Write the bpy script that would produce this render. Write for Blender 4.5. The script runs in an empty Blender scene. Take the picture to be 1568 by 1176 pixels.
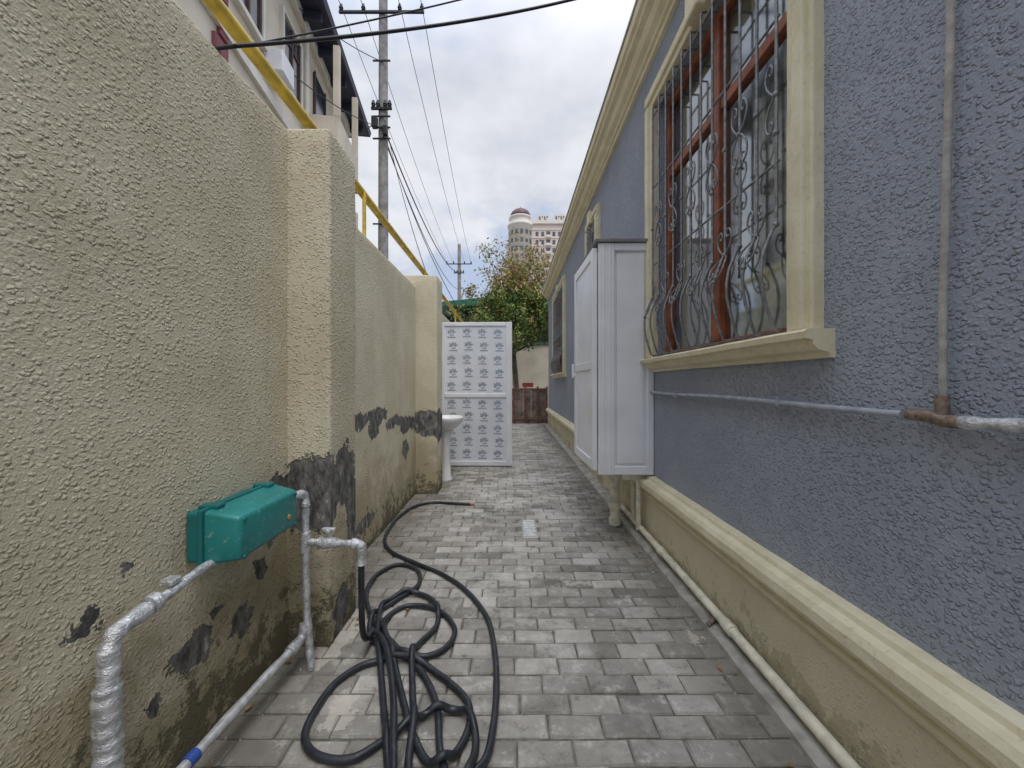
import bpy, bmesh, math, random
from mathutils import Vector, Matrix, noise
random.seed(7)
S=bpy.context.scene
S.view_settings.view_transform='Standard'
S.view_settings.look='None'
S.view_settings.exposure=0
# ---------------------------------------------------------------- node helpers
class NT:
    def __init__(s,mat):
        s.m=mat; mat.use_nodes=True; s.t=mat.node_tree; s.t.nodes.clear()
    def n(s,typ,**kw):
        nd=s.t.nodes.new(typ)
        for k,v in kw.items(): setattr(nd,k,v)
        return nd
    def put(s,sock,v):
        if v is None: return
        if isinstance(v,bpy.types.NodeSocket): s.t.links.new(v,sock)
        else:
            if sock.type=='RGBA' and len(v)==3: v=(*v,1)
            sock.default_value=v
    def math(s,op,a,b=None,c=None,clamp=False):
        nd=s.n('ShaderNodeMath',operation=op); nd.use_clamp=clamp
        s.put(nd.inputs[0],a)
        if b is not None: s.put(nd.inputs[1],b)
        if c is not None: s.put(nd.inputs[2],c)
        return nd.outputs[0]
    def vm(s,op,a,b=None):
        nd=s.n('ShaderNodeVectorMath',operation=op)
        s.put(nd.inputs[0],a)
        if b is not None: s.put(nd.inputs[1],b)
        return nd.outputs['Value'] if op in('LENGTH','DISTANCE','DOT_PRODUCT') else nd.outputs[0]
    def mix(s,f,a,b,bt='MIX'):
        nd=s.n('ShaderNodeMix',data_type='RGBA',blend_type=bt)
        s.put(nd.inputs[0],f); s.put(nd.inputs[6],a); s.put(nd.inputs[7],b)
        return nd.outputs[2]
    def ramp(s,v,a,b,lo=0.,hi=1.,smooth=True):
        nd=s.n('ShaderNodeMapRange'); nd.interpolation_type='SMOOTHSTEP' if smooth else 'LINEAR'
        s.put(nd.inputs[0],v)
        for i,x in enumerate((a,b,lo,hi)): nd.inputs[i+1].default_value=x
        return nd.outputs[0]
    def noise(s,vec,scale,detail=2,rough=.5,dist=0,col=False):
        nd=s.n('ShaderNodeTexNoise')
        s.put(nd.inputs['Vector'],vec); nd.inputs['Scale'].default_value=scale
        nd.inputs['Detail'].default_value=detail; nd.inputs['Roughness'].default_value=rough
        nd.inputs['Distortion'].default_value=dist
        return nd.outputs['Color'] if col else nd.outputs[0]
    def vor(s,vec,scale,rnd=1.,out=0):
        nd=s.n('ShaderNodeTexVoronoi'); s.put(nd.inputs['Vector'],vec)
        nd.inputs['Scale'].default_value=scale; nd.inputs['Randomness'].default_value=rnd
        return nd.outputs[out]
    def pos(s): return s.n('ShaderNodeNewGeometry').outputs['Position']
    def sep(s,v):
        nd=s.n('ShaderNodeSeparateXYZ'); s.put(nd.inputs[0],v); return nd.outputs
    def bump(s,h,strength=1,dist=.01,normal=None):
        nd=s.n('ShaderNodeBump'); nd.inputs['Strength'].default_value=strength
        nd.inputs['Distance'].default_value=dist
        s.put(nd.inputs['Height'],h)
        if normal is not None: s.put(nd.inputs['Normal'],normal)
        return nd.outputs[0]
    def out(s,col,rough=.8,metal=0.,bump=None,spec=None):
        p=s.n('ShaderNodeBsdfPrincipled'); o=s.n('ShaderNodeOutputMaterial')
        s.put(p.inputs['Base Color'],col); s.put(p.inputs['Roughness'],rough); s.put(p.inputs['Metallic'],metal)
        if spec is not None: p.inputs['Specular IOR Level'].default_value=spec
        if bump is not None: s.put(p.inputs['Normal'],bump)
        s.t.links.new(p.outputs[0],o.inputs[0]); return p

def simple(name,col,rough=.6,metal=0.,var=.15,scale=8,bs=0.,bd=.002,bscale=60,spec=None):
    m=bpy.data.materials.new(name); t=NT(m); p=t.pos()
    n=t.noise(p,scale,2,.6)
    dark=tuple(c*(1-var) for c in col); lite=tuple(min(1,c*(1+var*.6)) for c in col)
    c=t.mix(t.ramp(n,.3,.7),dark,lite)
    b=t.bump(t.noise(p,bscale,1),bs,bd) if bs>0 else None
    t.out(c,rough,metal,b,spec); return m

def patch_mask(t,p,patches,amp=.16,ns=9):
    nz=t.noise(p,ns,4,.72,col=True)
    d=t.vm('MULTIPLY',t.vm('SUBTRACT',nz,(.5,.5,.5)),(amp,amp,amp))
    q=t.vm('ADD',p,d); acc=None
    for (cx,cy,cz,rx,ry,rz) in patches:
        l=t.vm('LENGTH',t.vm('MULTIPLY',t.vm('SUBTRACT',q,(cx,cy,cz)),(1/rx,1/ry,1/rz)))
        acc=l if acc is None else t.math('MINIMUM',acc,l)
    return t.ramp(acc,.97,1.03,1.,0.)

def stucco(name,c1,c2,lump_scale=60,lump_h=.006,patches=None,damp=None,fine=.0012,streak=.12,dens=.45,grit=.0025,cavity_shade=.14):
    m=bpy.data.materials.new(name); t=NT(m); p=t.pos()
    med=t.noise(p,2.2,5,.65)
    c=t.mix(t.ramp(med,.35,.65),c1,c2)
    st=t.noise(t.vm('MULTIPLY',p,(7,7,.5)),1.6,4,.65)
    c=t.mix(t.ramp(st,.52,.8,0,streak*2.2),c,tuple(x*.62 for x in c1))
    wob=t.noise(p,lump_scale*1.1,1,.5,col=True)
    q=t.vm('ADD',p,t.vm('MULTIPLY',t.vm('SUBTRACT',wob,(.5,.5,.5)),(1.0/lump_scale,)*3))
    vn=t.n('ShaderNodeTexVoronoi'); t.put(vn.inputs['Vector'],t.vm('MULTIPLY',q,(1,1,1.25))); vn.inputs['Scale'].default_value=lump_scale
    rnd=t.sep(vn.outputs['Color'])[0]
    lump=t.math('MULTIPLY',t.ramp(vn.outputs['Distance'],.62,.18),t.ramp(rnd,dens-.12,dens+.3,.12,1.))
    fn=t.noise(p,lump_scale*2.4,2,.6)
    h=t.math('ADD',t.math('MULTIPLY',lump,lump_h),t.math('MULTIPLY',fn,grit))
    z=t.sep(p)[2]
    c=t.mix(t.ramp(lump,0,.5,cavity_shade,0.),c,tuple(x*.6 for x in c1))  # shade in the hollows between lumps, painted into the base colour
    if damp:
        top,dc,dk,dkf=damp
        big=t.noise(p,2.2,6,.72)
        zz=t.math('ADD',z,t.math('MULTIPLY',t.math('SUBTRACT',big,.5),2.0))
        c=t.mix(t.ramp(zz,top*.3,top,.75,0.),c,dc)
        fnn=t.noise(p,7.5,6,.8)
        zz2=t.math('ADD',z,t.math('MULTIPLY',t.math('SUBTRACT',fnn,.5),1.9))
        c=t.mix(t.ramp(zz2,dk*.4,dk,dkf,0.),c,(.085,.078,.052))
    if patches:
        mk=patch_mask(t,p,patches,.20,9)
        cn=t.noise(t.vm('MULTIPLY',p,(1,1,.5)),20,4,.75)
        cem=t.mix(t.ramp(cn,.35,.62),(.075,.073,.07),(.21,.205,.195))
        cem=t.mix(t.ramp(cn,.60,.68,0,.75),cem,(.50,.49,.45))
        c=t.mix(mk,c,cem)
        inv=t.math('SUBTRACT',1.,mk)
        h=t.math('ADD',t.math('MULTIPLY',h,t.math('ADD',t.math('MULTIPLY',inv,.8),.2)),t.math('MULTIPLY',inv,.009))
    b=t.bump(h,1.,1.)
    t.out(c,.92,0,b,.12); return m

# ---------------------------------------------------------------- geometry helpers
def link(o,parent=None):
    S.collection.objects.link(o)
    if parent is not None: o.parent=parent
    return o
def empty(name,loc=(0,0,0)):
    e=bpy.data.objects.new(name,None); e.empty_display_size=.2; link(e); return e
def mesh(name,v,f,mats,parent=None,smooth=False,mi=None):
    me=bpy.data.meshes.new(name); me.from_pydata([tuple(a) for a in v],[],f)
    for m in (mats if isinstance(mats,(list,tuple)) else [mats]): me.materials.append(m)
    if mi:
        for p,i in zip(me.polygons,mi): p.material_index=i
    if smooth:
        for p in me.polygons: p.use_smooth=True
    me.update()
    return link(bpy.data.objects.new(name,me),parent)
def bm_obj(name,bm,mats,parent=None,smooth=False):
    me=bpy.data.meshes.new(name); bmesh.ops.recalc_face_normals(bm,faces=bm.faces[:]); bm.to_mesh(me); bm.free()
    for m in (mats if isinstance(mats,(list,tuple)) else [mats]): me.materials.append(m)
    if smooth:
        for p in me.polygons: p.use_smooth=True
    return link(bpy.data.objects.new(name,me),parent)
def roughen(bm,stepY=.09,amp=.003,y0=-2.,y1=9.,zcuts=(),fr=6.):
    """hand-made irregularity: cut along the run and push vertices by noise"""
    y=y0
    while y<y1:
        bmesh.ops.bisect_plane(bm,geom=bm.verts[:]+bm.edges[:]+bm.faces[:],plane_co=(0,y,0),plane_no=(0,1,0))
        y+=stepY*(1 if y<3 else 2.2)
    for z in zcuts: bmesh.ops.bisect_plane(bm,geom=bm.verts[:]+bm.edges[:]+bm.faces[:],plane_co=(0,0,z),plane_no=(0,0,1))
    for v in bm.verts:
        n=noise.noise_vector(v.co*fr)*amp+noise.noise_vector(v.co*fr*3.3)*amp*.5
        v.co=v.co+n
def add_box(bm,lo,hi,bev=0.,mat=0,M=None,seg=1):
    old=set(bm.faces) if bev>0 else None
    r=bmesh.ops.create_cube(bm,size=1)
    vs=r['verts']
    for v in vs:
        v.co=Vector([lo[i]+(v.co[i]+.5)*(hi[i]-lo[i]) for i in range(3)])
    fs={f for v in vs for f in v.link_faces}
    if bev>0:
        es={e for v in vs for e in v.link_edges}
        bmesh.ops.bevel(bm,geom=list(es),offset=bev,segments=seg,affect='EDGES',profile=.5)
        fs=[f for f in bm.faces if f not in old]
        vs=list({v for f in fs for v in f.verts})
    for f in fs: f.material_index=mat
    if M is not None:
        for v in vs: v.co=M@v.co
    return vs
def box(name,lo,hi,mat,parent=None,bev=0.,seg=1,M=None):
    bm=bmesh.new(); add_box(bm,lo,hi,bev,0,M,seg); return bm_obj(name,bm,mat,parent)
def prism(name,prof,y0,y1,mat,parent=None,M=None,rough=0):
    n=len(prof); v=[(x,y0,z) for x,z in prof]+[(x,y1,z) for x,z in prof]
    f=[[i,(i+1)%n,(i+1)%n+n,i+n] for i in range(n)]+[list(range(n)),list(range(2*n-1,n-1,-1))]
    bm=bmesh.new(); vv=[bm.verts.new(M@Vector(a) if M else a) for a in v]
    for q in f: bm.faces.new([vv[i] for i in q])
    if rough: roughen(bm,.11,rough)
    return bm_obj(name,bm,mat,parent)
def tube(name,pts,r,mat,parent=None,cyc=False,radii=None,kind='POLY',res=5,caps=True):
    cu=bpy.data.curves.new(name,'CURVE'); cu.dimensions='3D'; cu.bevel_depth=r; cu.bevel_resolution=res
    cu.use_fill_caps=caps
    lists=pts if isinstance(pts[0][0],(list,tuple,Vector)) else [pts]
    for pl in lists:
        sp=cu.splines.new('POLY'); sp.points.add(len(pl)-1)
        for i,p in enumerate(pl):
            sp.points[i].co=(*p,1); sp.points[i].radius=radii[i] if radii else 1
        sp.use_cyclic_u=cyc; sp.use_smooth=True
    cu.materials.append(mat)
    return link(bpy.data.objects.new(name,cu),parent)
def crom(P,n=10):
    P=[Vector(p) for p in P]; out=[]
    Q=[P[0]*2-P[1]]+P+[P[-1]*2-P[-2]]
    for i in range(1,len(Q)-2):
        a,b,c,d=Q[i-1:i+3]
        for k in range(n):
            t=k/n
            out.append(.5*((2*b)+(c-a)*t+(2*a-5*b+4*c-d)*t*t+(3*b-a-3*c+d)*t**3))
    out.append(P[-1]); return out
def lathe(name,prof,center,mat,parent=None,seg=32,sx=1,sy=1):
    v=[];f=[]
    for r,z in prof:
        for k in range(seg):
            a=2*math.pi*k/seg; v.append((center[0]+r*sx*math.cos(a),center[1]+r*sy*math.sin(a),center[2]+z))
    for i in range(len(prof)-1):
        for k in range(seg):
            f.append([i*seg+k,i*seg+(k+1)%seg,(i+1)*seg+(k+1)%seg,(i+1)*seg+k])
    f.append(list(range(seg))[::-1]); f.append([(len(prof)-1)*seg+k for k in range(seg)])
    return mesh(name,v,f,mat,parent,True)

# ---------------------------------------------------------------- materials
PATCH_N=[
 (-.95,1.90,.76,.22,.10,.19),(-.9,2.08,.80,.15,.13,.17),(-.9,2.17,.60,.15,.09,.20),(-1.11,1.82,.70,.2,.09,.15),
 (-1.11,.985,.67,.3,.04,.03),(-1.11,1.33,.37,.3,.10,.05),(-1.11,1.58,.33,.3,.06,.05),(-1.11,1.43,.46,.3,.035,.03),
 (-1.11,.84,.30,.3,.09,.06),(-.9,2.02,.12,.2,.08,.12),(-1.11,1.2,.30,.3,.025,.04),(-1.11,1.09,.78,.3,.018,.012),(-1.11,1.70,.48,.2,.05,.06)]
PATCH_F=[(-1.13,2.88,1.02,.4,.15,.07),(-1.13,3.25,1.03,.4,.25,.065),(-1.13,3.15,.93,.4,.12,.07),(-1.13,3.75,.93,.4,.30,.06),(-1.13,4.2,.86,.4,.3,.09),
 (-1.0,4.52,.84,.2,.10,.15),(-.88,4.7,.80,.2,.20,.20),(-1.13,3.0,.22,.3,.2,.06),(-1.13,4.1,.60,.3,.12,.10)]
M_left=stucco('left_stucco',(.60,.54,.395),(.69,.635,.485),68,.0050,PATCH_N,(.70,(.33,.28,.17),.28,.75))
M_left2=stucco('left_stucco_far',(.63,.57,.42),(.73,.68,.525),66,.0042,PATCH_F,(.75,(.38,.33,.215),.20,.7))
M_blue=stucco('blue_grey_stucco',(.335,.365,.435),(.385,.415,.485),70,.0066,None,None,streak=.05,dens=.32,grit=.003,cavity_shade=.12)
M_plinth=stucco('cream_plinth',(.64,.575,.41),(.71,.645,.47),75,.0022,None,(.05,(.46,.41,.28),.01,.3),streak=.06,cavity_shade=.05)
def trimmat():
    m=bpy.data.materials.new('cream_trim'); t=NT(m); p=t.pos()
    c=t.mix(t.ramp(t.noise(p,6,3,.65),.3,.7),(.67,.61,.42),(.78,.72,.53))
    c=t.mix(t.ramp(t.noise(p,34,3,.7),.55,.75,0,.5),c,(.46,.40,.27))
    h=t.noise(p,60,2,.6)
    t.out(c,.75,0,t.bump(h,.6,.004),.3); return m
M_trim=trimmat()
def foil():
    m=bpy.data.materials.new('foil_wrap'); t=NT(m); p=t.pos()
    c=t.mix(t.ramp(t.noise(p,30,3,.7),.35,.65),(.45,.46,.48),(.80,.81,.84))
    h=t.noise(t.vm('MULTIPLY',p,(1,1,1.6)),85,3,.65,.6)
    t.out(c,.42,.6,t.bump(h,.8,.007)); return m
M_foil=foil()
M_silver=simple('silver_paint_pipe',(.62,.63,.64),.45,.4,.25,30,.4,.002,120)
def tealmat():
    m=bpy.data.materials.new('teal_plastic'); t=NT(m); p=t.pos()
    c=t.mix(t.ramp(t.noise(p,7,3,.6),.3,.7),(.012,.19,.18),(.02,.25,.24))
    c=t.mix(t.ramp(t.noise(p,45,4,.75),.58,.70,0,.6),c,(.38,.48,.45))
    t.out(c,.4,0,t.bump(t.noise(p,250,1),.15,.001)); return m
M_teal=tealmat()
M_tealD=simple('teal_plastic_base',(.010,.15,.15),.5,0,.15,7)
def hosemat():
    m=bpy.data.materials.new('black_rubber'); t=NT(m); p=t.pos()
    c=t.mix(t.ramp(t.noise(p,14,3,.6),.3,.7),(.015,.018,.025),(.03,.034,.042))
    c=t.mix(t.ramp(t.noise(p,30,5,.75),.55,.75,0,.5),c,(.16,.155,.14))
    t.out(c,t.ramp(t.noise(p,20,2),.3,.7,.3,.6),0,t.bump(t.noise(p,200,1),.2,.001)); return m
M_hose=hosemat()
M_yel=simple('yellow_gas_paint',(.64,.45,.05),.4,0,.3,9,.3,.002,60)
M_white=simple('white_pvc',(.80,.81,.85),.3,0,.07,3)
M_whiteP=simple('white_film',(.74,.77,.83),.35,0,.08,2.2,.2,.004,5)
M_motif=simple('film_print',(.34,.38,.46),.4,0,.15,9)
M_cer=simple('white_ceramic',(.85,.85,.85),.12,0,.05,5)
M_conc=simple('concrete',(.36,.345,.31),.9,0,.3,9,.5,.003,90)
M_pole=simple('weathered_pole',(.30,.29,.28),.85,0,.3,5,.5,.006,25)
M_dark=simple('dark_metal',(.03,.03,.035),.5,.3,.2,20)
M_iron=simple('grille_iron',(.23,.235,.245),.42,.4,.35,40,.5,.002,150)
M_wood=simple('red_brown_wood',(.30,.085,.032),.4,0,.35,12,.3,.002,60)
M_pipew=simple('cream_pipe',(.72,.68,.55),.5,0,.2,14,.3,.002,80)
M_greyp=simple('grey_painted_pipe',(.38,.41,.48),.55,0,.2,18,.4,.002,90)
M_brass=simple('copper_brass',(.50,.16,.06),.4,.8,.3,60)
M_rust=simple('rusty_fitting',(.25,.19,.15),.7,.3,.4,60,.6,.003,120)
M_tan=simple('weathered_riser',(.40,.375,.35),.7,0,.2,30,.5,.003,100)

# ---------------------------------------------------------------- world
W=bpy.data.worlds.new('World'); S.world=W; W.use_nodes=True
t=NT.__new__(NT); t.t=W.node_tree; t.t.nodes.clear()
SE,SR=math.radians(60),math.radians(150)
sky=t.n('ShaderNodeTexSky',sky_type='NISHITA'); sky.sun_disc=False; sky.sun_elevation=SE; sky.sun_rotation=SR
g=t.n('ShaderNodeTexCoord').outputs['Generated']
d=t.vm('NORMALIZE',g); sx,sy,sz=t.sep(d)
zz=t.math('ADD',t.math('MAXIMUM',sz,0.),.22)
cmb=t.n('ShaderNodeCombineXYZ'); t.put(cmb.inputs[0],t.math('DIVIDE',sx,zz)); t.put(cmb.inputs[1],t.math('DIVIDE',sy,zz)); cmb.inputs[2].default_value=3.7
cv=cmb.outputs[0]
n1=t.noise(cv,1.25,5,.56,.2); n2=t.noise(cv,2.3,4,.62)
bright=t.mix(t.ramp(n2,.32,.68),(6.3,6.6,7.4),(8.3,8.5,9.0))
cov=t.ramp(n1,.38,.54,.1,1.)
bluish=t.mix(.2,(5.2,6.2,8.4),sky.outputs[0])
cl=t.mix(cov,bluish,bright)
lum=t.ramp(sz,.6,1.,1.,3.1)   # overcast sky brightens toward the zenith
cl2=t.vm('SCALE',cl)
nd=cl2.node; t.t.links.new(lum,nd.inputs['Scale'])
bg=t.n('ShaderNodeBackground'); bg.inputs[1].default_value=.1
t.t.links.new(cl2,bg.inputs[0])
wo=t.n('ShaderNodeOutputWorld'); t.t.links.new(bg.outputs[0],wo.inputs[0])
L=bpy.data.lights.new('sun','SUN'); L.energy=1.5; L.angle=math.radians(40); L.color=(1,.95,.88)
lo=link(bpy.data.objects.new('sun',L))
sd=Vector((math.sin(SR)*math.cos(SE),math.cos(SR)*math.cos(SE),math.sin(SE)))
lo.rotation_euler=sd.to_track_quat('Z','Y').to_euler()

# ---------------------------------------------------------------- camera
cam=bpy.data.cameras.new('camera'); cam.sensor_width=36; cam.lens=13.5; cam.clip_end=3000; cam.clip_start=.05
co=link(bpy.data.objects.new('camera',cam)); co.location=(0,0,1.3); co.rotation_euler=(math.radians(90),0,0); S.camera=co

# ---------------------------------------------------------------- ground
mg=simple('dusty_ground',(.24,.22,.18),.95,0,.3,.8,.5,.01,12)
mesh('ground',[(-1500,-600,-.03),(1500,-600,-.03),(1500,2500,-.03),(-1500,2500,-.03)],[[0,1,2,3]],mg)
def paving():
    m=bpy.data.materials.new('concrete_pavers'); t=NT(m); p=t.pos()
    at=t.n('ShaderNodeAttribute',attribute_name='tone'); tone=at.outputs['Fac']
    c=t.mix(tone,(.185,.175,.155),(.44,.415,.375))
    x,y,z=t.sep(p)
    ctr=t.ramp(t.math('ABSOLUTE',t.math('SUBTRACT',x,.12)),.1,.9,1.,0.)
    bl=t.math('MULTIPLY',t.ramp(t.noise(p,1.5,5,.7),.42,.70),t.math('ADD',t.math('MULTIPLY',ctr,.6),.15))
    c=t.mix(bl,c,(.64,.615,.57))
    n9=t.noise(p,8,6,.78)
    c=t.mix(t.ramp(n9,.52,.67,0,.65),c,(.62,.595,.55))
    c=t.mix(t.ramp(n9,.33,.48,.7,0.),c,(.155,.145,.125))
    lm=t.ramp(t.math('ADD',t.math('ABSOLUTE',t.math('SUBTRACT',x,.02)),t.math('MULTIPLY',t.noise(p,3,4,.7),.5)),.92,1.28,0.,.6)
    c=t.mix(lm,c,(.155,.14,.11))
    mk=patch_mask(t,p,[(-.68,1.55,0,.05,.10,.2),(.94,1.98,0,.03,.05,.2),(.45,2.5,0,.09,.02,.2),(-.9,2.0,0,.08,.25,.2)],.2,12)
    c=t.mix(t.math('MULTIPLY',mk,.45),c,(.68,.62,.54))
    h=t.noise(p,90,3,.7)
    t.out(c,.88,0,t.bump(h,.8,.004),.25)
    bm=bmesh.new(); cl=bm.verts.layers.float.new('tone')
    rp,lp=.104,.204; j=.0038
    r=0; y=-1.5
    while y<12.5:
        off=(r%2)*lp*.5+random.uniform(-.018,.018)
        x=-1.30+off-lp
        while x<1.03:
            jj=random.uniform(-.003,.003); wob=random.uniform(-.0025,.0025)
            x0=max(x+j+jj,-1.24); x1=min(x+lp-j+jj*.5,1.03)
            if x1-x0>.02:
                y0,y1=y+j+wob,y+rp-j+wob
                tz=random.uniform(-.004,.0015); ta=random.uniform(-.003,.003); tb=random.uniform(-.0025,.0025)
                tn=min(1,max(0,random.gauss(.5,.28)))
                i=.006
                def P(a,b,zz):
                    v=bm.verts.new((a,b,zz)); v[cl]=tn; return v
                o=[P(x0,y0,-.025),P(x1,y0,-.025),P(x1,y1,-.025),P(x0,y1,-.025)]
                mdl=[P(x0,y0,tz-.006),P(x1,y0,tz-.006),P(x1,y1,tz-.006),P(x0,y1,tz-.006)]
                q=[P(x0+i,y0+i,tz-ta-tb),P(x1-i,y0+i,tz+ta-tb),P(x1-i,y1-i,tz+ta+tb),P(x0+i,y1-i,tz-ta+tb)]
                for a,b in((o,mdl),(mdl,q)):
                    for k in range(4): bm.faces.new((a[k],a[(k+1)%4],b[(k+1)%4],b[k]))
                bm.faces.new(q)
            x+=lp
        y+=rp; r+=1
    bm_obj('brick_paving',bm,m)
paving()
ms=simple('joint_sand',(.17,.16,.13),.95,0,.4,20,.8,.004,90)
mesh('paving_bed',[(-1.3,-1.6,-.010),(1.2,-1.6,-.010),(1.2,12.6,-.010),(-1.3,12.6,-.010)],[[0,1,2,3]],ms)
# bits of grit, plaster crumbs and dry leaves swept against the walls
rs=random.Random(5); v=[];f=[];mi=[]
for i in range(420):
    side=rs.random()
    y=rs.uniform(.9,9) if rs.random()<.5 else rs.uniform(1.2,3.6)
    if side<.5: x=-1.09+abs(rs.gauss(0,.10))+(.22 if 1.88<y<2.24 or 4.5<y<4.9 else 0)
    elif side<.85: x=1.01-abs(rs.gauss(0,.06))
    else: x=rs.uniform(-1,1)
    leaf=rs.random()<.12; s=rs.uniform(.012,.024) if leaf else rs.uniform(.0025,.007)
    a=rs.uniform(0,6.28); st=len(v); ca,sa=math.cos(a),math.sin(a)
    if leaf:
        for (u_,w_,h_) in((-1,0,.1),(0,.5,.3),(1,0,.15),(0,-.5,.35)): v.append((x+s*(u_*ca-w_*sa),y+s*(u_*sa+w_*ca),.004+s*h_))
        f.append([st,st+1,st+2,st+3]); mi.append(1)
    else:
        for (u_,w_) in((-1,-.7),(1,-.8),(.8,.9),(-.7,1)): v.append((x+s*(u_*ca-w_*sa),y+s*(u_*sa+w_*ca),-.004))
        v.append((x,y,.002+s*1.1))
        f+= [[st,st+1,st+4],[st+1,st+2,st+4],[st+2,st+3,st+4],[st+3,st,st+4]]; mi+=[0]*4
mesh('ground_litter',v,f,[simple('plaster_crumb',(.42,.39,.33),.9,0,.4,30),simple('dry_leaf',(.30,.19,.08),.8,0,.4,30)],None,False,mi)

# ---------------------------------------------------------------- left wall
bm=bmesh.new()
add_box(bm,(-1.34,-2,-.03),(-1.11,2.0,2.57),.014,seg=3)
add_box(bm,(-1.335,1.90,-.03),(-.9,2.22,2.568),.016,seg=3)
add_box(bm,(-1.34,2.1,-.03),(-1.14,12.6,2.455),.014,1,seg=3)
add_box(bm,(-1.335,4.54,-.03),(-.885,4.88,2.59),.016,1,seg=3)
add_box(bm,(-1.335,8.1,-.03),(-.95,8.4,2.58),.014,1,seg=3)
roughen(bm,.11,.006,-.5,9.,[.1*i for i in range(1,26)],3.5)
bm_obj('stucco_boundary_wall',bm,[M_left,M_left2],None,True)

# ---------------------------------------------------------------- grey house
H=empty('grey_stucco_house')
XW=1.15
holes=[(1.55,3.03,1.50,3.50),(5.12,5.62,2.5,3.52),(8.3,10.2,1.55,3.50)]
ys=sorted({-3.,12.1}|{h[0] for h in holes}|{h[1] for h in holes}); zs=sorted({.5,3.98}|{h[2] for h in holes}|{h[3] for h in holes})
bm=bmesh.new(); vd={}
def V(x,y,z):
    k=(round(x,4),round(y,4),round(z,4))
    if k not in vd: vd[k]=bm.verts.new(k)
    return vd[k]
for a,b in zip(ys,ys[1:]):
    for c,d2 in zip(zs,zs[1:]):
        my,mz=(a+b)/2,(c+d2)/2
        if any(h[0]<my<h[1] and h[2]<mz<h[3] for h in holes): continue
        bm.faces.new((V(XW,a,c),V(XW,a,d2),V(XW,b,d2),V(XW,b,c)))
for h in holes:
    c=[(h[0],h[2]),(h[1],h[2]),(h[1],h[3]),(h[0],h[3])]
    for k in range(4):
        p,q=c[k],c[(k+1)%4]
        bm.faces.new((V(XW,*p),V(XW,*q),V(XW+.3,*q),V(XW+.3,*p)))
for y in(-3.,12.1):
    bm.faces.new([bm.verts.new(p) for p in((XW,y,0),(9,y,0),(9,y,3.98),(XW,y,3.98))])
bm.faces.new([bm.verts.new(p) for p in((9,-3,0),(9,12.1,0),(9,12.1,3.98),(9,-3,3.98))])
bm_obj('walls',bm,M_blue,H)
box('roof',(1.0,-3.05,4.19),(9.1,12.2,4.3),M_dark,H)
box('floor',(1.2,-2.95,-.02),(8.95,12.05,.02),M_conc,H)
prism('plinth',[(1.13,-.02),(1.125,.40),(1.3,.40),(1.3,-.02)],-3,12.12,M_plinth,H)
prism('plinth_moulding',[(1.135,.375),(1.105,.378),(1.10,.395),(1.115,.405),(1.108,.425),(1.075,.44),(1.062,.462),(1.062,.50),(1.075,.522),(1.105,.53),(1.11,.548),(1.148,.556),(1.3,.556),(1.3,.375)],-3,12.14,M_trim,H,rough=.0035)
prism('cornice',[(1.152,3.93),(1.12,3.932),(1.118,3.965),(1.095,3.97),(1.09,3.99),(1.05,4.01),(1.03,4.04),(1.028,4.07),(.985,4.08),(.98,4.11),(.955,4.12),(.95,4.19),(1.3,4.19),(1.3,3.93)],-3,12.16,M_trim,H,rough=.003)
prism('drip_edge',[(.94,4.195),(.94,4.22),(1.1,4.235),(1.1,4.197)],-3.02,12.18,M_conc,H)
prism('footing_strip',[(1.02,-.02),(1.025,.02),(1.06,.035),(1.16,.04),(1.16,-.02)],-3,12.1,M_conc,H,rough=.006)
def glassmat():
    m=bpy.data.materials.new('window_glass'); t=NT(m)
    fr=t.n('ShaderNodeFresnel'); fr.inputs[0].default_value=1.45
    g=t.n('ShaderNodeBsdfGlossy'); g.inputs['Roughness'].default_value=.07; g.inputs['Color'].default_value=(.7,.75,.8,1)
    tr=t.n('ShaderNodeBsdfTransparent'); tr.inputs[0].default_value=(.70,.72,.70,1)
    mx=t.n('ShaderNodeMixShader'); t.put(mx.inputs[0],t.math('ADD',t.math('MULTIPLY',fr.outputs[0],.42),.02,clamp=True))
    t.t.links.new(tr.outputs[0],mx.inputs[1]); t.t.links.new(g.outputs[0],mx.inputs[2])
    o=t.n('ShaderNodeOutputMaterial'); t.t.links.new(mx.outputs[0],o.inputs[0]); return m
M_glass=glassmat()
M_curt=simple('curtain_cloth',(.50,.43,.38),.9,0,.3,5)
M_curt2=simple('lace_curtain',(.34,.37,.36),.9,0,.8,7)
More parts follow.
